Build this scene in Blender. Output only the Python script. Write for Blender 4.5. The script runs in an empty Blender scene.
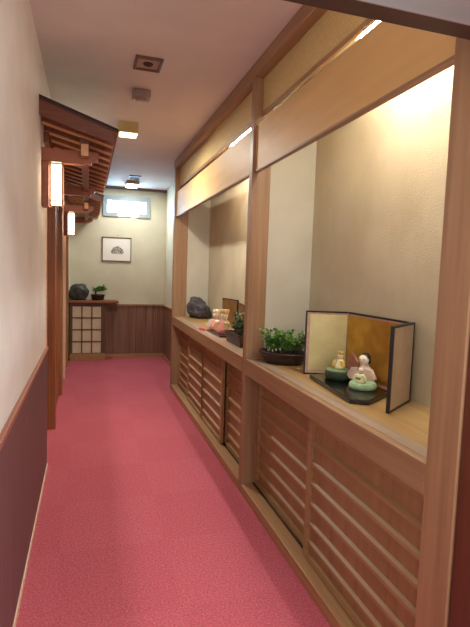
import bpy, bmesh, math, random
from mathutils import Vector, Matrix, noise
random.seed(7)
SC = bpy.context.scene
COL = SC.collection
PI = math.pi

# ------------------------------------------------------------------ camera
def make_camera():
    cx, cy = 235.0, 313.5
    vy, vz = (88.0, 267.0), (46.0, 5900.0)
    f = math.sqrt(-((vy[0]-cx)*(vz[0]-cx) + (vy[1]-cy)*(vz[1]-cy)))
    d = lambda p: Vector((p[0]-cx, -(p[1]-cy), -f)).normalized()
    Y = d(vy); Z = -d(vz); X = Y.cross(Z)
    R = Matrix((X, Y, Z))
    cam = bpy.data.cameras.new('camera'); o = bpy.data.objects.new('camera', cam); COL.objects.link(o)
    cam.sensor_fit = 'VERTICAL'; cam.sensor_height = 36.0; cam.lens = f/627*36
    cam.clip_start = 0.02
    o.matrix_world = Matrix.Translation((0, 0, 1.35)) @ R.to_4x4()
    SC.camera = o
make_camera()

# ------------------------------------------------------------------ light
SC.view_settings.view_transform = 'Standard'; SC.view_settings.look = 'None'
SC.view_settings.gamma = 1.0; SC.view_settings.exposure = 0.97
SC.view_settings.use_curve_mapping = False
W = bpy.data.worlds.new('world'); SC.world = W; W.use_nodes = True
W.node_tree.nodes['Background'].inputs[0].default_value = (0.92, 0.97, 1.0, 1)
W.node_tree.nodes['Background'].inputs[1].default_value = 0.95

def area(name, loc, rot, sx, sy, power, col):
    l = bpy.data.lights.new(name, 'AREA'); l.shape = 'RECTANGLE'; l.size = sx; l.size_y = sy
    l.energy = power; l.color = col
    o = bpy.data.objects.new(name, l); COL.objects.link(o); o.location = loc; o.rotation_euler = rot
    return o
# added fill behind the photographer for unseen lobby lamps; then the corridor's ceiling lamps
area('rear_fill_light', (1.05, -0.6, 2.5), (0, 0, 0), 0.8, 1.2, 36, (0.98, 0.97, 0.95))
area('box_lamp_light', (0.31, 4.20, 2.438), (0, 0, 0), 0.12, 0.10, 14, (1.0, 0.94, 0.82))
area('far_lamp_light', (0.575, 6.92, 2.472), (0, 0, 0), 0.14, 0.24, 5.5, (0.98, 0.97, 0.92))
TUBE = 100.0; LANTERN = 6.0; CEILBOX = 3.0; PANE = 16.0

# ------------------------------------------------------------------ helpers
WORG = {}
def s2l(c):
    return tuple(((v/255)/12.92 if v/255 <= .04045 else ((v/255+.055)/1.055)**2.4) for v in c)
def rgba(c): return (*s2l(c), 1)

def mat_base(name, col, rough=.6, metal=0.0, spec=.5):
    m = bpy.data.materials.new(name); m.use_nodes = True
    b = m.node_tree.nodes['Principled BSDF']
    b.inputs['Base Color'].default_value = rgba(col)
    b.inputs['Roughness'].default_value = rough; b.inputs['Metallic'].default_value = metal
    b.inputs['Specular IOR Level'].default_value = spec
    return m, m.node_tree, b
def mottled(name, c1, c2, scale=(8, 8, 8), rough=.7, detail=4, bump=0.0, bscale=None, metal=0.0, spec=.5, lo=.35, hi=.65):
    """noise between two colours, optionally with a bump"""
    m, t, b = mat_base(name, c1, rough, metal, spec)
    n = t.nodes
    tc = n.new('ShaderNodeTexCoord'); mp = n.new('ShaderNodeMapping'); mp.inputs['Scale'].default_value = scale
    nz = n.new('ShaderNodeTexNoise'); nz.inputs['Scale'].default_value = 1.0; nz.inputs['Detail'].default_value = detail
    rp = n.new('ShaderNodeValToRGB'); rp.color_ramp.elements[0].position = lo; rp.color_ramp.elements[1].position = hi
    rp.color_ramp.elements[0].color = rgba(c1); rp.color_ramp.elements[1].color = rgba(c2)
    L = t.links.new
    L(tc.outputs['Object'], mp.inputs[0]); L(mp.outputs[0], nz.inputs['Vector']); L(nz.outputs[0], rp.inputs[0]); L(rp.outputs[0], b.inputs['Base Color'])
    if bump:
        bp = n.new('ShaderNodeBump'); bp.inputs['Strength'].default_value = bump; bp.inputs['Distance'].default_value = .004
        if bscale:
            n2 = n.new('ShaderNodeTexNoise'); n2.inputs['Scale'].default_value = bscale; n2.inputs['Detail'].default_value = 3
            L(tc.outputs['Object'], n2.inputs['Vector']); L(n2.outputs[0], bp.inputs['Height'])
        else: L(nz.outputs[0], bp.inputs['Height'])
        L(bp.outputs[0], b.inputs['Normal'])
    return m
def wood(name, c1, c2, axis='y', rough=.45, fine=38, bump=.12, spec=.4):
    sc = {'x': (1.6, fine, fine), 'y': (fine, 1.6, fine), 'z': (fine, fine, 1.6)}[axis]
    return mottled(name, c1, c2, sc, rough, 5, bump, None, 0, spec, .3, .7)
def glow(name, col, strength):
    m = bpy.data.materials.new(name); m.use_nodes = True; t = m.node_tree
    for x in list(t.nodes): t.nodes.remove(x)
    e = t.nodes.new('ShaderNodeEmission'); o = t.nodes.new('ShaderNodeOutputMaterial')
    e.inputs[0].default_value = (*col, 1); e.inputs[1].default_value = strength
    t.links.new(e.outputs[0], o.inputs[0]); return m

def box(bm, x0, x1, y0, y1, z0, z1, M=None):
    vs = [Vector(p) for p in ((x0,y0,z0),(x1,y0,z0),(x1,y1,z0),(x0,y1,z0),(x0,y0,z1),(x1,y0,z1),(x1,y1,z1),(x0,y1,z1))]
    v = [bm.verts.new(M @ p if M else p) for p in vs]
    for f in ((0,3,2,1),(4,5,6,7),(0,1,5,4),(1,2,6,5),(2,3,7,6),(3,0,4,7)): bm.faces.new([v[i] for i in f])
def prism(bm, poly, a0, a1, axis='y', M=None):
    """poly: list of 2d points, extruded along axis"""
    def P(u, w, a):
        p = {'y': (u, a, w), 'x': (a, u, w), 'z': (u, w, a)}[axis]
        p = Vector(p); return M @ p if M else p
    A = [bm.verts.new(P(u, w, a0)) for u, w in poly]; B = [bm.verts.new(P(u, w, a1)) for u, w in poly]
    n = len(poly)
    bm.faces.new(A); bm.faces.new(B[::-1])
    for i in range(n): bm.faces.new([A[i], B[i], B[(i+1) % n], A[(i+1) % n]])
def lathe(bm, prof, c, seg=24, sx=1.0, sy=1.0, M=None):
    rings = []
    for r, z in prof:
        ring = []
        for k in range(seg):
            a = 2*PI*k/seg; p = Vector((r*sx*math.cos(a), r*sy*math.sin(a), z))
            if M: p = M @ p
            ring.append(bm.verts.new(p+Vector(c)))
        rings.append(ring)
    for i in range(len(rings)-1):
        for k in range(seg):
            bm.faces.new([rings[i][k], rings[i][(k+1) % seg], rings[i+1][(k+1) % seg], rings[i+1][k]])
    bm.faces.new(rings[0][::-1]); bm.faces.new(rings[-1])
def ball(bm, c, r, sub=2, amp=0.0, fr=3.0, M=None, seed=0):
    ret = bmesh.ops.create_icosphere(bm, subdivisions=sub, radius=1.0)
    r = r if hasattr(r, '__len__') else (r, r, r)
    for v in ret['verts']:
        k = 1.0
        if amp:
            k += amp*noise.noise(v.co*fr+Vector((seed, seed*2, 3))) + amp*.4*noise.noise(v.co*fr*2.7+Vector((seed, 1, seed)))
        p = Vector((v.co.x*r[0]*k, v.co.y*r[1]*k, v.co.z*r[2]*k))
        if M: p = M @ p
        v.co = p+Vector(c)
def tube(bm, pts, r, seg=8):
    pts = [Vector(p) for p in pts]; rings = []
    for i, p in enumerate(pts):
        t = (pts[min(i+1, len(pts)-1)]-pts[max(i-1, 0)]).normalized()
        u = t.cross(Vector((0, 0, 1)) if abs(t.z) < .9 else Vector((1, 0, 0))).normalized(); w = t.cross(u)
        rr = r[i] if hasattr(r, '__len__') else r
        rings.append([bm.verts.new(p+u*rr*math.cos(2*PI*k/seg)+w*rr*math.sin(2*PI*k/seg)) for k in range(seg)])
    for i in range(len(rings)-1):
        for k in range(seg): bm.faces.new([rings[i][k], rings[i][(k+1) % seg], rings[i+1][(k+1) % seg], rings[i+1][k]])
    bm.faces.new(rings[0][::-1]); bm.faces.new(rings[-1])
def B(*boxes):
    bm = bmesh.new()
    for b in boxes: box(bm, *b)
    return bm

def obj(name, bm, m, parent=None, loc=None, bev=0.0, smooth=False):
    """bm is in world coordinates"""
    org = Vector(loc) if loc is not None else (WORG[parent.name].copy() if parent else None)
    if org is None:
        xs = [v.co for v in bm.verts]
        lo = [min(p[i] for p in xs) for i in range(3)]; hi = [max(p[i] for p in xs) for i in range(3)]
        org = Vector(((lo[0]+hi[0])/2, (lo[1]+hi[1])/2, lo[2]))
    for v in bm.verts: v.co -= org
    bmesh.ops.recalc_face_normals(bm, faces=bm.faces[:])
    me = bpy.data.meshes.new(name); bm.to_mesh(me); bm.free()
    me.materials.append(m)
    if smooth:
        for p in me.polygons: p.use_smooth = True
    o = bpy.data.objects.new(name, me); COL.objects.link(o)
    if parent:
        o.parent = parent; o.location = org-WORG[parent.name]
    else: o.location = org
    WORG[o.name] = org
    if bev:
        md = o.modifiers.new('bevel', 'BEVEL'); md.width = bev; md.segments = 2; md.limit_method = 'ANGLE'
    return o
def tag(o, label, cat, group=None):
    o['label'] = label; o['category'] = cat
    if group: o['group'] = group
    return o
def thing(name, loc, label, cat, group=None):
    o = bpy.data.objects.new(name, None); COL.objects.link(o); o.location = loc; o.empty_display_size = .05
    WORG[o.name] = Vector(loc); return tag(o, label, cat, group)
def struct(name, bm, m, bev=0.0):
    o = obj(name, bm, m, loc=(0, 0, 0), bev=bev); o['kind'] = 'structure'; return o
def copy_tree(o, off, label):
    r = o.copy(); COL.objects.link(r); r.location = o.location+Vector(off); r['label'] = label
    WORG[r.name] = r.location.copy()
    for ch in list(o.children):
        c = ch.copy(); COL.objects.link(c); c.parent = r
        for g in list(ch.children):
            e = g.copy(); COL.objects.link(e); e.parent = c
    return r
tn = [0]
def trim(bm, m, bev=.002):
    tn[0] += 1; return struct('trim_%d' % tn[0], bm, m, bev)

# ------------------------------------------------------------------ materials
hin1, hin2 = (144, 108, 78), (168, 132, 98)
M_post = wood('cypress_post', hin1, hin2, 'z')
M_beam = wood('cypress_beam', hin1, hin2, 'y')
M_sill = wood('cypress_sill', (158, 118, 80), (182, 142, 100), 'y')
M_door = wood('cabinet_door_wood', (152, 118, 80), (172, 138, 96), 'y')
M_dpanel = wood('cabinet_panel_wood', (142, 106, 70), (162, 126, 88), 'z', .5, 22)
M_top = wood('counter_plank', (160, 124, 76), (186, 152, 100), 'y', .35, 24)
M_edge = wood('counter_edge', (150, 128, 108), (176, 152, 130), 'y', .35)
M_ply = wood('plywood_fascia', (214, 172, 110), (226, 188, 126), 'y', .5, 12, .03)
M_lintel = wood('dark_lintel', (54, 32, 24), (72, 42, 32), 'x')
M_jamb = wood('red_jamb', (84, 42, 28), (104, 56, 38), 'z')
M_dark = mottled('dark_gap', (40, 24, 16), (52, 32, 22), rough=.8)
M_ceil = mottled('ceiling_paper', (212, 202, 198), (220, 210, 206), (3, 3, 3), .85)
M_plasterL = mottled('left_plaster', (232, 226, 216), (238, 233, 226), (5, 5, 5), .9, bump=.15, bscale=220)
M_plasterA = mottled('alcove_plaster', (184, 172, 145), (196, 186, 160), (4, 4, 3), .9, bump=.4, bscale=160)
M_plasterP = mottled('partition_plaster', (192, 186, 166), (200, 194, 176), (4, 4, 4), .9, bump=.15, bscale=160)
M_plasterE = mottled('end_plaster', (202, 197, 172), (211, 206, 182), (3, 3, 3), .9, bump=.15, bscale=160)
M_wainL = mottled('left_wainscot', (98, 66, 68), (120, 84, 82), (70, 70, 1.2), .55, 5, .15)
M_wainE = mottled('end_wainscot', (106, 72, 56), (148, 108, 84), (60, 60, 1.2), .55, 5, .2)
M_pale = wood('pale_strip', (224, 186, 158), (234, 202, 176), 'y')
M_capL = wood('wainscot_cap', (150, 86, 60), (176, 108, 76), 'y')
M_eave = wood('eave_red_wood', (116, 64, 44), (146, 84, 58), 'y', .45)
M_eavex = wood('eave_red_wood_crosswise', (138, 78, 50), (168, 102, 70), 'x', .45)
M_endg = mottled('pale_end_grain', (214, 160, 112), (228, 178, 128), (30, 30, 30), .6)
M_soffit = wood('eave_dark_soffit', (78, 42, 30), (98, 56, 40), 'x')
M_verge = wood('eave_verge_wood', (104, 58, 40), (126, 74, 52), 'x')
M_lip = wood('pale_rafter_lip', (196, 138, 98), (214, 158, 116), 'x')
M_roof = mottled('roof_black', (34, 26, 24), (46, 36, 32), rough=.6)
M_doorL = wood('side_door_wood', (140, 84, 46), (166, 106, 62), 'z')
M_olive = wood('olive_post', (158, 116, 60), (180, 138, 78), 'z')
M_black = mat_base('black_lacquer', (14, 11, 10), .18)[0]
M_frameblk = mat_base('black_edge', (20, 15, 13), .4)[0]
M_shoji = mottled('shoji_paper', (226, 214, 184), (234, 222, 194), (20, 20, 20), .9)

def carpet():
    m, t, b = mat_base('carpet', (196, 74, 90), .95, 0, .1); n = t.nodes; L = t.links.new
    tc = n.new('ShaderNodeTexCoord'); mp = n.new('ShaderNodeMapping'); mp.inputs['Location'].default_value = (.12, .2, .01)
    ck = n.new('ShaderNodeTexChecker'); ck.inputs['Scale'].default_value = 2.0
    ck.inputs['Color1'].default_value = rgba((206, 105, 116)); ck.inputs['Color2'].default_value = rgba((203, 102, 113))
    nz = n.new('ShaderNodeTexNoise'); nz.inputs['Scale'].default_value = 125; nz.inputs['Detail'].default_value = 3
    n2 = n.new('ShaderNodeTexNoise'); n2.inputs['Scale'].default_value = 55; n2.inputs['Detail'].default_value = 3
    mx = n.new('ShaderNodeMix'); mx.data_type = 'RGBA'; mx.blend_type = 'MULTIPLY'; mx.inputs[0].default_value = .75
    rp = n.new('ShaderNodeValToRGB'); rp.color_ramp.elements[0].color = (.5, .46, .48, 1); rp.color_ramp.elements[1].color = (1.25, 1.25, 1.25, 1)
    rp.color_ramp.elements[0].position = .3; rp.color_ramp.elements[1].position = .7
    m2 = n.new('ShaderNodeMix'); m2.data_type = 'RGBA'; m2.blend_type = 'MULTIPLY'; m2.inputs[0].default_value = .25
    bp = n.new('ShaderNodeBump'); bp.inputs['Strength'].default_value = .5; bp.inputs['Distance'].default_value = .004
    L(tc.outputs['Object'], mp.inputs[0]); L(mp.outputs[0], ck.inputs[0]); L(tc.outputs['Object'], nz.inputs['Vector']); L(tc.outputs['Object'], n2.inputs['Vector'])
    L(nz.outputs[0], rp.inputs[0]); L(ck.outputs[0], mx.inputs[6]); L(rp.outputs[0], mx.inputs[7])
    L(mx.outputs[2], m2.inputs[6]); L(n2.outputs[0], m2.inputs[7]); L(m2.outputs[2], b.inputs['Base Color'])
    L(nz.outputs[0], bp.inputs['Height']); L(bp.outputs[0], b.inputs['Normal'])
    return m
M_carpet = carpet()
def weave():
    m, t, b = mat_base('woven_transom', (196, 170, 112), .7); n = t.nodes; L = t.links.new
    tc = n.new('ShaderNodeTexCoord'); br = n.new('ShaderNodeTexBrick')
    mp = n.new('ShaderNodeMapping'); mp.inputs['Rotation'].default_value = (0, math.radians(90), math.radians(90))
    br.inputs['Scale'].default_value = 22; br.inputs['Mortar Size'].default_value = .03
    br.inputs['Color1'].default_value = rgba((216, 192, 136)); br.inputs['Color2'].default_value = rgba((208, 183, 127)); br.inputs['Mortar'].default_value = rgba((194, 168, 114))
    L(tc.outputs['Object'], mp.inputs[0]); L(mp.outputs[0], br.inputs[0]); L(br.outputs[0], b.inputs['Base Color']); return m
M_weave = weave()

# ------------------------------------------------------------------ setting
XL, XF, XB, YE, ZC = -.262, .905, 1.308, 7.42, 2.54
WE = 3.37                                    # end of the near left wall
struct('floor', B((-.75, 1.5, -1.6, YE+.1, -.05, 0)), M_carpet)
struct('ceiling', B((-.75, 1.5, -1.6, YE+.1, ZC, ZC+.05)), M_ceil)
struct('wall_left', B((XL-.10, XL, -1.6, WE, 0, ZC), (XL-.10, XL, WE, 4.15, 2.0, ZC), (XL-.10, XL, 4.15, 6.03, 2.0, ZC),
                      (XL-.10, XL, 6.03, 6.82, 2.0, ZC), (XL-.10, XL, 6.90, YE, 0, ZC)), M_plasterL)
struct('wall_left_outer', B((-.75, -.70, -1.6, YE, 0, ZC)), M_plasterL)
struct('wall_back', B((-.75, 1.5, YE, YE+.1, 0, ZC)), M_plasterE)
struct('wall_right', B((1.13, 1.23, 5.395, YE, 0, ZC)), M_plasterE)
struct('wall_right_alcove', B((XB, XB+.08, .9, 5.39, 0, ZC)), M_plasterA)
struct('wall_right_middle', B((1.021, XB, 2.705, 2.755, .836, 2.459)), M_plasterP)
struct('wall_right_far', B((1.061, XB, 5.335, 5.39, 0, 2.459)), M_plasterP)
struct('wall_right_near', B((1.031, XB, .97, 1.087, 0, 2.459)), M_plasterP)
struct('wall_right_alcove_ceiling', B((.965, XB, 1.087, 5.335, 2.46, 2.54)), M_plasterP)
# wainscots
o = trim(B((XL, XL+.008, -1.6, WE-.012, .03, .80)), M_wainL)
o = trim(B((XL, XL+.018, -1.6, WE-.012, .797, .818)), M_capL)
struct('baseboard_left', B((XL, XL+.014, -1.6, WE-.012, 0, .03)), M_pale, .002)
trim(B((XL-.10, XL+.006, WE-.011, WE+.012, 0, 1.99)), M_pale)
o = trim(B((.255, 1.13, YE-.012, YE, .055, .79)), M_wainE)
trim(B((.255, 1.13, YE-.03, YE, .79, .815)), M_post)
struct('baseboard_back', B((.255, 1.13, YE-.025, YE, 0, .055)), M_sill, .002)
trim(B((1.118, 1.13, 5.395, YE-.03, .05, .79)), M_wainE)
trim(B((1.105, 1.13, 5.395, YE-.03, .79, .815)), M_sill)
struct('baseboard_right', B((1.108, 1.13, 5.395, YE-.03, 0, .05)), M_sill, .002)
trim(B((XL, 1.13, YE-.03, YE, 2.505, ZC)), wood('brown_cornice', (104, 78, 66), (124, 94, 80), 'x'))
# posts of the right-hand frame
for (y0, y1, x1) in ((.972, 1.087, 1.03), (2.70, 2.76, 1.02), (5.33, 5.39, 1.06)):
    trim(B((XF, x1, y0, y1, 0, 2.46)), M_post, .003)
trim(B((XF-.004, .965, .95, 5.395, 2.46, ZC)), M_beam, .004)                      # top plate
for (y0, y1) in ((1.087, 2.70), (2.76, 5.33)):
    trim(B((.922, .940, y0, y1, 1.939, 2.195)), M_ply, .001)                        # plywood fascia over the alcove
    trim(B((.918, .946, y0, y1, 1.929, 1.939)), M_beam, .001)
    trim(B((.957, .964, y0, y1, 2.272, 2.46)), M_weave, 0)                          # woven transom
    trim(B((.951, .966, y0, y1, 2.247, 2.272)), M_beam, .002)
# doorway the photographer stands in
trim(B((-.75, 1.12, .90, .952, 1.896, 1.950)), M_lintel, .002)
trim(B((-.75, 1.12, .905, .952, 1.952, 2.05)), M_jamb, .002)
trim(B((.912, 1.06, .895, .969, 0, 1.896)), M_jamb, .003)
# left-hand timber posts and recessed doors
trim(B((XL-.10, XL+.012, 4.15, 4.23, 0, 2.0)), M_doorL, .003)
trim(B((XL-.10, XL+.010, 5.26, 5.35, 0, 2.0)), M_doorL, .003)
trim(B((XL-.10, XL+.012, 6.03, 6.055, 0, 2.0)), M_pale, .002)  # wall-end trim, coloured pale for the lantern light on its edge
trim(B((XL-.10, XL+.012, 6.82, 6.90, 0, 2.0)), M_olive, .003)
trim(B((XL-.02, XL+.004, 6.90, 7.16, 0, 2.0)), M_olive, .003)
def slide_door(n, y0, y1, x):
    bm = B((x-.03, x, y0, y0+.06, .0, 2.0), (x-.03, x, y1-.06, y1, .0, 2.0), (x-.03, x, y0+.06, y1-.06, 1.9, 2.0), (x-.03, x, y0+.06, y1-.06, 0, .25), (x-.022, x-.012, y0+.06, y1-.06, .25, 1.9))
    k = int((y1-y0)/.09)
    for i in range(1, k):
        y = y0+.06+(y1-y0-.12)*i/k; box(bm, x-.012, x-.002, y-.008, y+.008, .25, 1.9)
    return struct('door_%d' % n, bm, M_doorL)
slide_door(1, WE+.012, 4.15, XL-.05); slide_door(2, 4.23, 5.26, XL-.02); slide_door(3, 5.35, 6.03, XL-.02); slide_door(4, 6.055, 6.82, XL-.05)

# high window in the end wall
M_wframe = mottled('window_frame_white', (146, 160, 166), (156, 170, 176), rough=.5)
wf = struct('window_1', B((.205, .42, YE-.024, YE, 2.105, 2.165), (.71, .885, YE-.024, YE, 2.105, 2.165), (.42, .71, YE-.012, YE, 2.105, 2.118), (.205, .885, YE-.024, YE, 2.335, 2.41), (.205, .265, YE-.024, YE, 2.165, 2.335), (.825, .885, YE-.024, YE, 2.165, 2.335)), M_wframe)
M_pane = glow('daylight_pane', (.42, .72, 1.0), PANE)
obj('window_pane', B((.265, .825, YE-.008, YE-.002, 2.165, 2.335)), M_pane, wf)
obj('vent_pane', B((.42, .71, YE-.008, YE-.002, 2.118, 2.1645)), M_pane, wf)

# ------------------------------------------------------------------ cabinets under the alcove
ZS = (.607, .514, .422, .330, .237, .150)
def cab_door(parent, y0, y1, x, label=None):
    """lattice sliding door, front face at x"""
    bm = B((x, x+.022, y0, y0+.035, .068, .74), (x, x+.022, y1-.035, y1, .068, .74),
           (x, x+.022, y0+.035, y1-.035, .695, .74), (x, x+.022, y0+.035, y1-.035, .068, .092))
    for z in ZS:
        prism(bm, [(x+.003, z-.010), (x+.003, z+.004), (x+.016, z+.012), (x+.016, z-.010)], y0+.035, y1-.035, 'y')
    d = obj('door', bm, M_door, parent)
    bp = bmesh.new(); n = max(2, round((y1-y0-.07)/.19)); w = (y1-y0-.07)/n
    for i in range(n): box(bp, x+.015, x+.021, y0+.035+i*w+.0008, y0+.035+(i+1)*w-.0008, .092, .695)
    obj('door_panel', bp, M_dpanel, d)
    return d
def cabinet(y0, y1, doors, label):
    c = thing('sideboard_cabinet', (1.1, (y0+y1)/2, 0), label, 'cabinet', 'cabinets under the display alcove')
    obj('sill', B((XF, 1.07, y0, y1, 0, .06)), M_sill, c, bev=.003)
    g = B((.977, .989, y0, y1, .0595, .0612))
    obj('track_groove', g, M_dark, c)
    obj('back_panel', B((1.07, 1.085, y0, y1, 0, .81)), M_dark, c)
    for (a, b_, x) in doors: cab_door(c, a, b_, x)
    return c
cabinet(1.087, 2.70, ((1.089, 1.92, .954), (1.86, 2.698, .990)), 'low lattice-door cabinet below the gold folding screen, two sliding doors')
cabinet(2.76, 5.33, ((2.762, 3.40, .990), (3.37, 4.03, .954), (4.0, 4.66, .954), (4.63, 5.328, .990)), 'far low lattice-door cabinet with four sliding doors, below the dark rock')
def counter(y0, y1, label):
    c = thing('countertop', (1.1, (y0+y1)/2, .81), label, 'counter', 'alcove counters')
    obj('plank', B((.995, XB, y0, y1, .812, .835)), M_top, c)
    obj('front_edge', B((.937, .995, y0, y1, .812, .835)), M_edge, c)
    obj('apron', B((XF, .937, y0, y1, .74, .835)), M_beam, c, bev=.003)
counter(1.087, 2.70, 'wooden alcove counter carrying the gold folding screen and oval plant pot')
counter(2.76, 5.33, 'far wooden alcove counter carrying the dark rock and the doll pair')

# fluorescent tubes hidden at the alcove top
M_tube = glow('tube_glow', (.93, .97, 1.0), TUBE)
M_white = mat_base('white_enamel', (232, 230, 224), .4)[0]
def tube_lamp(y0, y1, label):
    t = thing('fluorescent_lamp', (1.13, (y0+y1)/2, 2.46), label, 'lamp', 'alcove tube lamps')
    obj('housing', B((1.105, 1.155, y0-.03, y1+.03, 2.417, 2.459)), M_white, t, bev=.003)
    bm = bmesh.new(); tube(bm, [(1.13, y0, 2.397), (1.13, y1, 2.397)], .014, 12); obj('tube', bm, M_tube, t, smooth=False)
    for ya in (y0-.025, y1): obj('socket', B((1.112, 1.148, ya, ya+.025, 2.380, 2.418)), M_white, t)
tube_lamp(1.33, 1.95, 'fluorescent tube seen in the slit above the near alcove')
tube_lamp(3.3, 3.92, 'fluorescent tube seen in the slit above the far alcove')

# ------------------------------------------------------------------ eave canopies over the left doors
def canopy():
    y0, y1 = 2.92, 5.0
    zw, ze, xe = 2.278, 2.142, .155
    zt = lambda x: zw+(ze-zw)*(x-XL)/(xe-XL)
    t = thing('eave_canopy', (XL, y0, 2.1), 'nearest reddish wooden eave canopy on left wall above the first lantern', 'canopy', 'eave canopies on the left wall')
    bm = bmesh.new(); prism(bm, [(XL, zw), (xe+.006, zt(xe+.006)), (xe+.006, zt(xe+.006)-.010), (XL, zw-.010)], y0-.01, y1, 'y'); obj('roofing', bm, M_roof, t)
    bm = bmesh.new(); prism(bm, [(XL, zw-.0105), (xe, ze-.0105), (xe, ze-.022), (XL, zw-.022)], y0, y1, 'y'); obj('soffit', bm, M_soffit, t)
    bm = bmesh.new(); prism(bm, [(XL, zw-.0225), (xe-.016, zt(xe-.016)-.0225), (xe-.016, zt(xe-.016)-.085), (XL, zw-.105)], y0+.002, y0+.024, 'y'); obj('verge_board', bm, M_verge, t, bev=.002)
    obj('fascia', B((xe-.0155, xe, y0, y1, ze-.030, ze-.0115)), M_eave, t)
    n = 11
    for i in range(n):
        y = y0+.13+i*(y1-y0-.20)/(n-1)
        bm = bmesh.new(); dz = .0225
        prism(bm, [(XL, zw-dz), (xe-.017, zt(xe-.017)-dz), (xe-.017, zt(xe-.017)-dz-.055), (XL+.001, zw-dz-.085)], y-.018, y+.018, 'y')
        r = obj('rafter', bm, M_eave, t)
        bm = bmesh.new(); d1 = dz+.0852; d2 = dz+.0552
        prism(bm, [(XL+.002, zw-d1), (xe-.017, zt(xe-.017)-d2), (xe-.017, zt(xe-.017)-d2-.010), (XL+.002, zw-d1-.010)], y-.015, y+.015, 'y'); obj('rafter_lip', bm, M_lip, r)  # paler strip along the underside of the rafter
        bm = bmesh.new(); x = xe-.0169; box(bm, x, x+.0012, y-.018, y+.018, zt(x)-dz-.053, zt(x)-dz-.001)
        obj('rafter_end', bm, M_endg, r)
    p = obj('purlin', B((-.045, 0.0, 3.0, y1-.03, 1.990, 2.060)), M_eave, t, bev=.003)
    obj('purlin_end', B((-.043, -.002, 2.9985, 3.0, 1.992, 2.058)), M_endg, p)
    for ya in (3.05, 4.38): obj('ridge_strut', B((-.048, .003, ya, ya+.05, 2.06, 2.13)), M_eave, t)
    for ya in (3.06, 4.38):
        bm = bmesh.new()
        prism(bm, [(XL, 1.955), (-.03, 1.955), (-.015, 1.965), (.012, 1.962), (.022, 1.974), (.048, 1.982), (.056, 2.0), (.056, 2.03), (XL, 2.03)], ya, ya+.065, 'y')
        obj('bracket_arm', bm, M_eavex, t, bev=.002)
    obj('wall_ledger', B((XL, XL+.03, 3.2, y1, 2.09, 2.155)), M_eave, t, bev=.002)
    return t
cn = canopy()
# (copied further along the wall)
c2 = copy_tree(cn, (0, 2.67, 0), 'farther reddish wooden eave canopy beside the end wall above the second lantern')

M_lan = glow('lantern_paper', (1.0, .80, .56), LANTERN)
M_lwood = wood('lantern_wood', (150, 96, 60), (178, 122, 80), 'z')
def lantern():
    t = thing('wall_lantern', (XL, 3.1, 1.70), 'nearest glowing paper wall lantern in a wooden frame under the first canopy', 'lantern', 'wall lanterns')
    obj('back_plate', B((XL, XL+.040, 3.05, 3.15, 1.695, 1.952)), M_eave, t, bev=.003)
    x0, x1, y0, y1 = -.219, -.143, 3.058, 3.142
    bm = B()
    for x in (x0, x1-.009):
        for y in (y0, y1-.009): box(bm, x, x+.009, y, y+.009, 1.700, 1.955)
    for z in (1.728, 1.940):
        box(bm, x0+.009, x1-.009, y0+.001, y0+.007, z, z+.008); box(bm, x0+.009, x1-.009, y1-.007, y1-.001, z, z+.008)
        box(bm, x0+.001, x0+.007, y0+.009, y1-.009, z, z+.008); box(bm, x1-.007, x1-.001, y0+.009, y1-.009, z, z+.008)
    box(bm, XL+.040, x0, 3.09, 3.11, 1.930, 1.945); box(bm, XL+.040, x0, 3.09, 3.11, 1.705, 1.72)
    obj('frame', bm, M_lwood, t)
    obj('shade', B((x0+.010, x1-.010, y0+.010, y1-.010, 1.712, 1.945)), M_lan, t, bev=.002)
    return t
ln = lantern()
copy_tree(ln, (0, 2.69, 0), 'farther glowing paper wall lantern under the second canopy near the end wall')

# ------------------------------------------------------------------ ceiling fittings
M_vent = mottled('vent_frame', (96, 66, 54), (110, 78, 64), rough=.5)
M_vent2 = mottled('vent_plate', (168, 138, 122), (178, 148, 132), rough=.5)
t = thing('ceiling_vent', (.32, 2.94, ZC), 'square brown-framed ceiling vent nearest the camera', 'vent')
obj('frame', B((.247, .262, 2.85, 3.03, ZC-.014, ZC), (.388, .403, 2.85, 3.03, ZC-.014, ZC), (.262, .388, 2.85, 2.868, ZC-.014, ZC), (.262, .388, 3.012, 3.03, ZC-.014, ZC)), M_vent, t, bev=.002)
obj('plate', B((.262, .388, 2.868, 3.012, ZC-.006, ZC)), M_vent2, t)
bm = bmesh.new(); lathe(bm, [(.026, ZC-.012), (.030, ZC-.006)], (.325, 2.94, 0), 18); obj('nozzle', bm, M_dark, t)
t = thing('smoke_detector', (.335, 3.56, ZC), 'small brownish box detector on ceiling behind the square vent', 'detector')
obj('body', B((.275, .395, 3.36, 3.46, ZC-.05, ZC)), mottled('detector_body', (150, 128, 112), (160, 138, 122), rough=.5), t, bev=.008)
bm = bmesh.new(); lathe(bm, [(.028, ZC-.062), (.036, ZC-.050)], (.335, 3.41, 0), 18); obj('sensor', bm, M_vent2, t, smooth=True)
bm = bmesh.new(); ball(bm, (.290, 3.43, ZC-.052), .009, 2); obj('indicator', bm, M_white, t)
M_boxglow = glow('ceiling_lamp_glow', (1.0, .82, .50), CEILBOX)
M_boxside = mottled('lamp_box_side', (196, 178, 120), (206, 188, 132), rough=.6)
t = thing('ceiling_light', (.31, 4.26, ZC), 'box-shaped ceiling lamp with glowing yellow underside above the corridor', 'ceiling light')
obj('housing', B((.231, .389, 4.13, 4.27, ZC-.085, ZC)), M_boxside, t, bev=.003)
obj('diffuser', B((.241, .379, 4.14, 4.26, ZC-.096, ZC-.0855)), M_boxglow, t, bev=.002)
t = thing('ceiling_vent', (.575, 6.55, ZC), 'small dark ceiling vent before the farthest ceiling lamp', 'vent')
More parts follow.
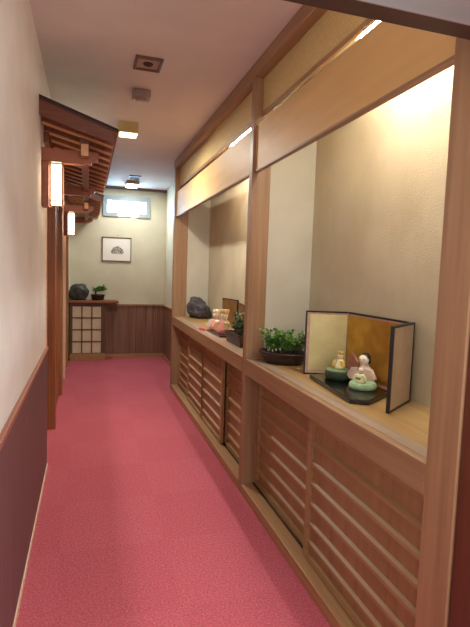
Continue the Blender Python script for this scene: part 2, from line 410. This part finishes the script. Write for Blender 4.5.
obj('frame', B((.50, .515, 6.42, 6.68, ZC-.012, ZC), (.635, .65, 6.42, 6.68, ZC-.012, ZC), (.515, .635, 6.42, 6.45, ZC-.012, ZC), (.515, .635, 6.65, 6.68, ZC-.012, ZC)), M_vent, t)
obj('grille', B((.515, .635, 6.45, 6.65, ZC-.006, ZC)), M_dark, t)
t = thing('ceiling_light', (.575, 6.9, ZC), 'farthest ceiling lamp glowing white near the end wall', 'ceiling light')
obj('housing', B((.49, .66, 6.78, 7.06, ZC-.05, ZC)), M_vent2, t, bev=.003)
obj('diffuser', B((.50, .65, 6.79, 7.05, ZC-.062, ZC-.0505)), glow('far_lamp_glow', (1.0, .95, .85), 8), t, bev=.002)

# ------------------------------------------------------------------ end wall: shelf unit, picture
M_shelf = wood('shelf_wood', (120, 72, 46), (146, 92, 60), 'x')
M_lat = wood('shoji_lattice', (92, 66, 42), (112, 82, 54), 'z')
t = thing('shoji_shelf', (0, 7.3, 0), 'wooden wall shelf with a paper lattice front at the corridor end', 'shelf')
obj('shelf_board', B((XL+.005, .425, 7.13, YE-.002, .842, .873)), M_shelf, t, bev=.003)
obj('frame', B((-.245, -.215, 7.22, 7.25, .10, .842), (.195, .252, 7.22, YE-.03, .10, .842), (-.215, .195, 7.22, 7.25, .792, .842)), M_lat, t)
obj('base_board', B((-.245, .252, 7.205, YE-.03, 0, .10)), M_sill, t, bev=.003)
bm = bmesh.new(); X0, X1, Z0, Z1 = -.215, .195, .10, .792
for i in range(4):
    x = X0+(X1-X0)*i/3; box(bm, max(X0, x-.008), min(X1, x+.008), 7.222, 7.238, Z0, Z1)
for i in range(5):
    z = Z0+(Z1-Z0)*i/4; box(bm, X0, X1, 7.224, 7.236, max(Z0, z-.008), min(Z1, z+.008))
obj('lattice', bm, M_lat, t)
obj('paper', B((X0, X1, 7.239, 7.243, Z0, Z1)), M_shoji, t)

t = thing('framed_picture', (.407, YE, 1.447), 'small framed drawing with a white mat on the end wall', 'picture')
fx0, fx1, fz0, fz1, yy = .195, .618, 1.447, 1.803, YE-.018
obj('frame', B((fx0, fx1, yy, YE-.001, fz0, fz0+.012), (fx0, fx1, yy, YE-.001, fz1-.012, fz1), (fx0, fx0+.012, yy, YE-.001, fz0+.012, fz1-.012), (fx1-.012, fx1, yy, YE-.001, fz0+.012, fz1-.012)), mottled('picture_frame_brown', (84, 62, 44), (98, 74, 54)), t)
obj('mat', B((fx0+.012, fx1-.012, YE-.010, YE-.002, fz0+.012, fz1-.012)), mat_base('mat_board', (236, 232, 222), .8)[0], t)
bm = bmesh.new()
prism(bm, [(.325, 1.60), (.36, 1.655), (.43, 1.672), (.50, 1.62), (.505, 1.575), (.48, 1.555), (.33, 1.562)], YE-.0115, YE-.0101, 'y')
obj('drawing', bm, mottled('pencil_grey', (196, 190, 178), (70, 68, 64), (60, 60, 70), .9, lo=.4, hi=.6), t)
bm = bmesh.new(); ball(bm, (.42, YE-.008, 1.835), .007, 1); obj('hook', bm, M_vent, t)

# ------------------------------------------------------------------ rocks and plants
M_rock = mottled('dark_rock', (52, 48, 54), (92, 86, 92), (14, 14, 22), .6, 8, .9)
M_rock2 = mottled('suiseki_rock', (34, 36, 34), (70, 70, 64), (16, 16, 16), .6, 8, .9)
def rock(name, c, r, m, label, seed, amp=.28, slant=0):
    bm = bmesh.new(); ball(bm, (c[0], c[1], c[2]+r[2]*.78), r, 4, amp, 1.6, None, seed)
    for v in bm.verts:
        u = ((v.co.x-c[0])*.75-(v.co.y-c[1])*.65)/max(r[0], r[1])
        if slant: v.co.z = c[2]+(v.co.z-c[2])*(1.12-slant*u-slant*.9*max(0, -u-.45))
        if v.co.z < c[2]+.001: v.co.z = c[2]+.001
    return tag(obj(name, bm, m, smooth=True), label, 'rock')
rock('viewing_stone', (1.165, 5.165, .835), (.118, .155, .112), M_rock, 'large dark grey rock on far end of the alcove counter', 4.3, .34, .38)
rock('viewing_stone', (-.122, 7.30, .873), (.138, .09, .135), M_rock2, 'dark green-black stone on the shelf beside the small bonsai', 9.1, .2)

def leaf(bm, p, d, n, L, w):
    d = d.normalized(); s = d.cross(n).normalized(); n2 = s.cross(d)
    a = p; m1 = p+d*L*.5+s*w+n2*L*.06; m2 = p+d*L*.5-s*w+n2*L*.06; tip = p+d*L-n2*L*.10; mid = p+d*L*.5
    V = [bm.verts.new(q) for q in (a, m1, tip, m2, mid)]
    bm.faces.new([V[0], V[4], V[1]]); bm.faces.new([V[4], V[2], V[1]]); bm.faces.new([V[0], V[3], V[4]]); bm.faces.new([V[4], V[3], V[2]])
def rdir(up=.3):
    a = random.uniform(0, 2*PI); z = random.uniform(-.5, 1)+up
    return Vector((math.cos(a), math.sin(a), z)).normalized()
def plant(root, stems, m_leaf, m_stem, nleaf, L, w, spread):
    """stems: list of (base, tip)"""
    lb = bmesh.new(); sb = bmesh.new()
    for b, tp in stems:
        b = Vector(b); tp = Vector(tp); mid = (b+tp)/2+Vector((random.uniform(-.01, .01), random.uniform(-.01, .01), .008))
        tube(sb, [b, mid, tp], [.0028, .002, .0012], 6)
        for k in range(nleaf):
            u = random.uniform(.25, 1.0); p = b.lerp(tp, u)+rdir()*random.uniform(0, spread)
            leaf(lb, p, rdir(.2), Vector((random.uniform(-.4, .4), random.uniform(-.4, .4), 1)), L*random.uniform(.7, 1.2), w*random.uniform(.8, 1.2))
    obj('stems', sb, m_stem, root); obj('foliage', lb, m_leaf, root)
M_leaf = mottled('fresh_leaf', (58, 112, 40), (124, 176, 76), (40, 40, 40), .5)
M_leafd = mottled('dark_leaf', (28, 66, 24), (70, 116, 46), (40, 40, 40), .5)
M_stem = mottled('stem_brown', (82, 66, 42), (96, 78, 50))
M_soil = mottled('soil', (36, 26, 20), (58, 44, 34), (60, 60, 60), .95, bump=.8)
M_pot = mottled('pot_dark_brown', (46, 27, 25), (58, 36, 32), (10, 10, 10), .4)
M_flower = mat_base('white_petal', (236, 238, 226), .6)[0]

# oval pot
pc = (1.083, 2.545)
RZ = Matrix.Rotation(math.radians(-44), 4, 'Z')
t = thing('potted_plant', (pc[0], pc[1], .835), 'leafy green plant with white flowers in a dark oval pot beside the gold screen', 'plant')
bm = bmesh.new(); lathe(bm, [(.100, .836), (.108, .838), (.128, .870), (.138, .893), (.146, .895), (.146, .904), (.137, .904), (.131, .892)], (pc[0], pc[1], 0), 40, 1.0, .74, RZ)
obj('pot', bm, M_pot, t, smooth=True)
bm = bmesh.new(); lathe(bm, [(.131, .889), (.128, .897), (.06, .901)], (pc[0], pc[1], 0), 32, 1, .74, RZ); obj('soil', bm, M_soil, t)
stems = []
for i in range(70):
    a = random.uniform(0, 2*PI); r = math.sqrt(random.random())
    bx = RZ @ Vector((.105*r*math.cos(a), .07*r*math.sin(a), 0)); tx = RZ @ Vector((.140*r*math.cos(a), .09*r*math.sin(a), 0))
    stems.append(((pc[0]+bx.x, pc[1]+bx.y, .899), (pc[0]+tx.x, pc[1]+tx.y, .899+random.uniform(.05, .125))))
plant(t, stems, M_leaf, M_stem, 18, .028, .009, .018)
for (fx, fy, fz) in ((-.085, .0, .925), (-.075, -.025, .915), (-.06, -.04, .922), (-.088, .01, .913), (-.05, -.075, .93)):
    bm = bmesh.new(); c = Vector((pc[0]+fx, pc[1]+fy, fz))
    for k in range(5):
        a = 2*PI*k/5; leaf(bm, c, Vector((-.5, math.cos(a), math.sin(a))), Vector((-1, 0, .2)), .012, .005)
    obj('flower', bm, M_flower, t)

# rectangular planter behind the middle post
t = thing('potted_plant', (1.06, 3.27, .835), 'dark leafy plant in a brown rectangular planter beside the middle post', 'plant')
x0, x1, y0, y1 = .985, 1.135, 3.10, 3.44
bm = bmesh.new()
prism(bm, [(x0+.012, .836), (x1-.012, .836), (x1, .916), (x0, .916)], y0, y0+.010, 'y'); prism(bm, [(x0+.012, .836), (x1-.012, .836), (x1, .916), (x0, .916)], y1-.010, y1, 'y')
prism(bm, [(x0+.012, .836), (x0+.022, .836), (x0+.010, .916), (x0, .916)], y0+.010, y1-.010, 'y'); prism(bm, [(x1-.022, .836), (x1-.012, .836), (x1, .916), (x1-.010, .916)], y0+.010, y1-.010, 'y')
box(bm, x0-.004, x0+.002, y0-.004, y1+.004, .906, .918); box(bm, x1-.002, x1+.004, y0-.004, y1+.004, .906, .918)
box(bm, x0+.02, x1-.02, y0+.01, y1-.01, .836, .844)
obj('planter', bm, mottled('planter_brown', (66, 38, 30), (84, 50, 40), rough=.5), t)
obj('soil', B((x0+.008, x1-.008, y0+.011, y1-.011, .89, .905)), M_soil, t)
stems = []
for i in range(26):
    bx, by = random.uniform(x0+.03, x1-.03), random.uniform(y0+.03, y1-.05)
    stems.append(((bx, by, .905), (bx+random.uniform(-.03, .03), by+random.uniform(-.04, .04), .905+random.uniform(.05, .16))))
plant(t, stems, M_leafd, M_stem, 12, .03, .010, .016)
stems = [((x0+.03, 3.40, .905), (x0+.01+random.uniform(-.02, .02), 3.42+random.uniform(-.03, .03), .95+random.uniform(0, .02))) for i in range(7)]
lb = bmesh.new()
for b, tp in stems:
    for k in range(9): leaf(lb, Vector(b).lerp(Vector(tp), random.uniform(.5, 1)), rdir(.3), Vector((0, .2, 1)), .022, .007)
obj('pale_leaves', lb, mottled('pale_leaf', (168, 184, 138), (206, 214, 178), (40, 40, 40), .6), t)

# bonsai on the end shelf
t = thing('bonsai', (.14, 7.30, .873), 'small green bonsai in a dark pot on the end shelf', 'plant')
bm = bmesh.new(); lathe(bm, [(.075, .874), (.082, .876), (.096, .945), (.102, .947), (.102, .958), (.090, .958), (.086, .95)], (.140, 7.29, 0), 28, 1, .75); obj('pot', bm, M_pot, t, smooth=True)
bm = bmesh.new(); lathe(bm, [(.086, .944), (.08, .953)], (.140, 7.29, 0), 24, 1, .75); obj('soil', bm, M_soil, t)
bm = bmesh.new(); tube(bm, [(.12, 7.29, .950), (.105, 7.285, .985), (.14, 7.29, 1.015), (.18, 7.29, 1.04)], [.014, .012, .009, .005], 8); obj('trunk', bm, M_stem, t)
stems = [((.135, 7.29, 1.0), (.15+random.uniform(-.08, .14), 7.29+random.uniform(-.05, .05), 1.03+random.uniform(-.03, .06))) for i in range(34)]
plant(t, stems, M_leaf, M_stem, 12, .034, .011, .018)

# ------------------------------------------------------------------ folding screens
M_gold = mottled('gold_leaf', (186, 142, 56), (206, 164, 78), (14, 14, 14), .34, 3, 0, None, .75)
M_goldp = mottled('pale_gold_leaf', (206, 194, 140), (218, 206, 154), (14, 14, 14), .38, 3, 0, None, .45)
M_sback = mottled('screen_back_paper', (196, 172, 152), (206, 182, 162), (20, 20, 20), .8)
M_sedge = mottled('screen_silk_border', (186, 148, 130), (200, 162, 142), (60, 60, 60), .7)
def screen_panel(root, p0, p1, z0, z1, m_face, inward, label=None, th=.012, fr=.008, bd=.016, s0=True, s1=True):
    """panel between two floor points; face on the side of 'inward'"""
    a = Vector((p0[0], p0[1], 0)); b = Vector((p1[0], p1[1], 0)); u = (b-a).normalized(); L = (b-a).length
    n = Vector((-u.y, u.x, 0))
    if n.dot(Vector((inward[0], inward[1], 0))-(a+b)/2) < 0: n = -n
    M = Matrix(((u.x, n.x, 0, a.x), (u.y, n.y, 0, a.y), (0, 0, 1, 0), (0, 0, 0, 1)))
    bm = bmesh.new()
    for bx in ((0, L, -th/2, th/2, z0, z0+fr), (0, L, -th/2, th/2, z1-fr, z1), (0, fr, -th/2, th/2, z0+fr, z1-fr), (L-fr, L, -th/2, th/2, z0+fr, z1-fr)):
        if bx[0] == 0 and bx[1] == fr and not s0: bx = (0, .0008, -th*.4, th*.04, *bx[4:])
        if bx[0] > 0 and not s1: bx = (L-.0008, L, -th*.4, th*.04, *bx[4:])
        box(bm, *bx, M)
    e0 = fr if s0 else 0; e1 = L-fr if s1 else L
    p = obj('panel_frame', bm, M_frameblk, root)
    bm = bmesh.new(); box(bm, e0, e1, -th*.35, -th*.05, z0+fr, z1-fr, M); obj('panel_back', bm, M_sback, p)
    bm = bmesh.new(); box(bm, e0, e1, -th*.05, th*.25, z0+fr, z1-fr, M); obj('silk_border', bm, M_sedge, p)
    bm = bmesh.new(); box(bm, e0+(bd if s0 else .001), e1-(bd*.2 if s1 else .001), th*.25, th*.32, z0+fr+bd, z1-fr-bd*.6, M); obj('gold_face', bm, m_face, p)
t = thing('folding_screen', (1.2, 1.9, .835), 'gold folding screen with black edges standing behind the three dolls', 'folding screen')
SA, SB, SCp, SD = (1.072, 2.25), (1.275, 2.185), (1.290, 1.68), (1.088, 1.535)
screen_panel(t, SA, SB, .836, 1.166, M_goldp, (1.15, 1.9), s1=False)
screen_panel(t, (1.281, 2.180), (1.294, 1.688), .836, 1.166, M_gold, (1.15, 1.9), s0=False, s1=False)
screen_panel(t, SCp, SD, .836, 1.168, M_gold, (1.15, 1.9), th=.014)
t = thing('folding_screen', (1.22, 4.0, .835), 'small brown folding screen behind the far doll pair', 'folding screen')
M_br = mottled('brown_screen_face', (120, 84, 44), (140, 102, 58), (14, 14, 14), .5, 3, 0, None, .2)
screen_panel(t, (1.235, 4.42), (1.285, 4.10), .836, 1.100, M_br, (1.1, 4.0), bd=.006)
screen_panel(t, (1.285, 4.08), (1.235, 3.76), .836, 1.080, M_br, (1.1, 4.0), bd=.006)

# ------------------------------------------------------------------ dolls
bm = bmesh.new(); prism(bm, [(1.055, 2.14), (1.012, 1.68), (1.075, 1.645), (1.235, 1.745), (1.262, 2.10), (1.22, 2.16)], .8365, .856, 'z')
tag(obj('display_tray', bm, M_black, bev=.003), 'black lacquer tray under the three dolls, inside the gold screen', 'tray')
def cushion(c, r, z0, z1, m_side, m_top, label):
    t = thing('doll_cushion', (c[0], c[1], z0), label, 'cushion', 'cushions on the black tray')
    bm = bmesh.new(); h = z1-z0
    lathe(bm, [(r*.9, z0+.0005), (r, z0+h*.25), (r, z0+h*.7), (r*.95, z1-.003)], (c[0], c[1], 0), 28); obj('side', bm, m_side, t, smooth=True)
    bm = bmesh.new(); lathe(bm, [(r*.97, z1-.004), (r*.93, z1-.001), (r*.6, z1)], (c[0], c[1], 0), 28); obj('top', bm, m_top, t, smooth=True)
M_grd = mottled('dark_green_brocade', (34, 52, 34), (48, 70, 46), (60, 60, 60), .6)
M_grt = mottled('green_cushion_top', (104, 128, 84), (124, 148, 100), (60, 60, 60), .7)
M_grp = mottled('pale_green_cushion', (156, 188, 140), (176, 204, 160), (60, 60, 60), .7)
cushion((1.158, 2.036), .066, .856, .902, M_grd, M_grt, 'dark green round cushion under the crowned doll')
cushion((1.165, 1.835), .060, .856, .884, M_grp, M_grp, 'pale green round cushion under the small cream doll')

M_skin = mat_base('doll_face_white', (240, 226, 206), .5)[0]
M_hair = mat_base('doll_black_hair', (18, 16, 18), .35)[0]
M_ink = mat_base('doll_ink', (30, 22, 22), .5)[0]
M_crown = mat_base('doll_crown_gold', (222, 190, 104), .4, .3)[0]
def doll(name, c, h, face, robe, sleeve, trimc, label, group, hair=True, crown=False, wide=1.0, sleeves=True, bow=None):
    """seated doll with a round head, robe, two sleeves; face = heading angle"""
    t = thing(name, c, label, 'doll', group)
    Rm = Matrix.Rotation(face, 4, 'Z'); C = Vector(c)
    P = lambda x, y, z: C+(Rm @ Vector((x*h, y*h, z*h)))
    bm = bmesh.new(); lathe(bm, [(.30*h*wide, .002*h), (.36*h*wide, .06*h), (.33*h*wide, .22*h), (.24*h*wide, .42*h), (.15*h, .56*h), (.10*h, .60*h)], c, 24, 1, .9, Rm); obj('robe', bm, robe, t, smooth=True)
    if sleeves:
        for s in (-1, 1):
            bm = bmesh.new(); poly = [(.10*s, .54), (.34*s, .50), (.50*s*wide, .22), (.36*s*wide, .07), (.14*s, .26)]
            pts0 = [P(x, .06, z) for x, z in poly]; pts1 = [P(x, .21, z*.96) for x, z in poly]
            A = [bm.verts.new(p) for p in pts0]; D = [bm.verts.new(p) for p in pts1]
            bm.faces.new(A); bm.faces.new(D[::-1])
            for i in range(5): bm.faces.new([A[i], D[i], D[(i+1) % 5], A[(i+1) % 5]])
            obj('sleeve', bm, sleeve, t, bev=.03*h)
    bm = bmesh.new(); lathe(bm, [(.125*h, .53*h), (.15*h, .565*h), (.10*h, .61*h)], c, 20, 1, .9, Rm); obj('collar', bm, trimc, t, smooth=True)
    hb = bmesh.new(); ball(hb, P(0, .02, .74), (.165*h, .16*h, .17*h), 3, 0, 1, Rm)
    ball(hb, P(0, .18, .72), .018*h, 1)
    head = obj('head', hb, M_skin, t, smooth=True)
    eb = bmesh.new()
    for s in (-1, 1): ball(eb, P(.06*s, .165, .755), .017*h, 1)
    ball(eb, P(0, .172, .665), (.02*h, .01*h, .008*h), 1); obj('eyes_and_mouth', eb, M_ink, head)
    if hair:
        bm = bmesh.new(); ball(bm, P(0, -.03, .79), (.185*h, .165*h, .155*h), 3, 0, 1, Rm); ball(bm, P(-.15, -.02, .72), (.05*h, .07*h, .1*h), 2); ball(bm, P(.15, -.02, .72), (.05*h, .07*h, .1*h), 2); obj('hair', bm, M_hair, t, smooth=True)
    if crown:
        bm = bmesh.new(); lathe(bm, [(.15*h, .82*h), (.19*h, .90*h)], c, 16, 1, 1, Rm)
        for k in range(6):
            a = 2*PI*k/6; ctr = P(.15*math.cos(a), .15*math.sin(a), .95); ball(bm, ctr, (.045*h, .045*h, .075*h), 1)
        ball(bm, P(0, 0, .96), .06*h, 2); obj('crown', bm, crown if crown is not True else M_crown, t)
    if bow:
        bm = bmesh.new(); ball(bm, P(.09, .30, .30), (.10*h, .05*h, .07*h), 2); ball(bm, P(-.09, .30, .30), (.10*h, .05*h, .07*h), 2); ball(bm, P(0, .33, .30), .045*h, 2); obj('ribbon', bm, bow, t, smooth=True)
    return t
clo = lambda n, a, b: mottled(n, a, b, (70, 70, 70), .7)
M_cream = clo('cream_robe', (232, 218, 176), (240, 230, 196)); M_yel = clo('yellow_silk', (222, 190, 98), (236, 208, 124))
M_pinkg = clo('pinkish_grey_robe', (206, 178, 162), (222, 196, 180)); M_brn = clo('brown_sleeve', (136, 88, 62), (154, 104, 76))
M_palec = clo('pale_robe', (236, 226, 190), (226, 222, 170)); M_green = clo('green_ribbon', (86, 130, 62), (110, 154, 80))
toward = math.radians(118)       # faces the corridor and the camera
doll('seated_doll', (1.162, 2.036, .9025), .086, toward, M_cream, M_yel, M_yel, 'small white and yellow doll wearing a gold crown on dark green cushion', 'dolls before the gold screen', hair=False, crown=True, wide=.85)
d2 = doll('seated_doll', (1.226, 1.926, .8565), .150, toward, M_pinkg, M_pinkg, M_skin, 'largest doll with black hair, pinkish grey robe and raised brown fan-shaped sleeve', 'dolls before the gold screen', wide=1.0)
# raised brown sleeve of the black-haired doll
Rm = Matrix.Rotation(toward, 4, 'Z'); C = Vector((1.226, 1.926, .8565))
bm = bmesh.new(); poly = [(.04, .18), (.26, .14), (.58, .52), (.36, .94), (.10, .66)]
A = [bm.verts.new(C+Rm @ Vector((x*.15, .10*.15, z*.15))) for x, z in poly]; D = [bm.verts.new(C+Rm @ Vector((x*.15, .20*.15, z*.15))) for x, z in poly]
bm.faces.new(A); bm.faces.new(D[::-1])
for i in range(5): bm.faces.new([A[i], D[i], D[(i+1) % 5], A[(i+1) % 5]])
obj('raised_sleeve', bm, M_brn, d2, bev=.004)
doll('seated_doll', (1.150, 1.83, .8845), .072, toward, M_palec, M_palec, M_green, 'smallest cream doll with a green ribbon on the pale green cushion', 'dolls before the gold screen', hair=False, bow=M_green)

# far doll pair on its stand
tag(obj('doll_stand', B((.985, 1.125, 3.60, 4.02, .8355, .851)), mottled('stand_brown', (58, 32, 26), (72, 42, 34), rough=.4), bev=.003), 'low dark stand under the far pair of dolls', 'stand')
bm = bmesh.new()
n = 8
for i in range(n): box(bm, .955-.002*i, .985-.002*(i % 2), 4.03+.014*i, 4.043+.014*i, .8355, .8435+.002*(i % 3))
tag(obj('pink_cloth', bm, clo('crimson_cloth', (206, 44, 84), (222, 66, 104)), bev=.002), 'small crimson folded cloth on counter beside the far dolls', 'cloth')
M_wh = clo('white_robe', (236, 222, 212), (246, 236, 228)); M_rose = clo('rose_robe', (204, 120, 112), (226, 160, 148)); M_tan = clo('tan_gold_robe', (206, 168, 112), (228, 196, 146))
doll('seated_doll', (1.046, 3.935, .8515), .175, toward, M_rose, M_wh, M_rose, 'far doll with white sleeves and rose robe, nearer the rock', 'dolls on the far counter', hair=False, crown=M_cream)
doll('seated_doll', (1.056, 3.715, .8515), .195, toward, M_rose, M_tan, M_wh, 'far doll with tan gold sleeves, nearer the rectangular planter', 'dolls on the far counter', hair=False, crown=M_tan)
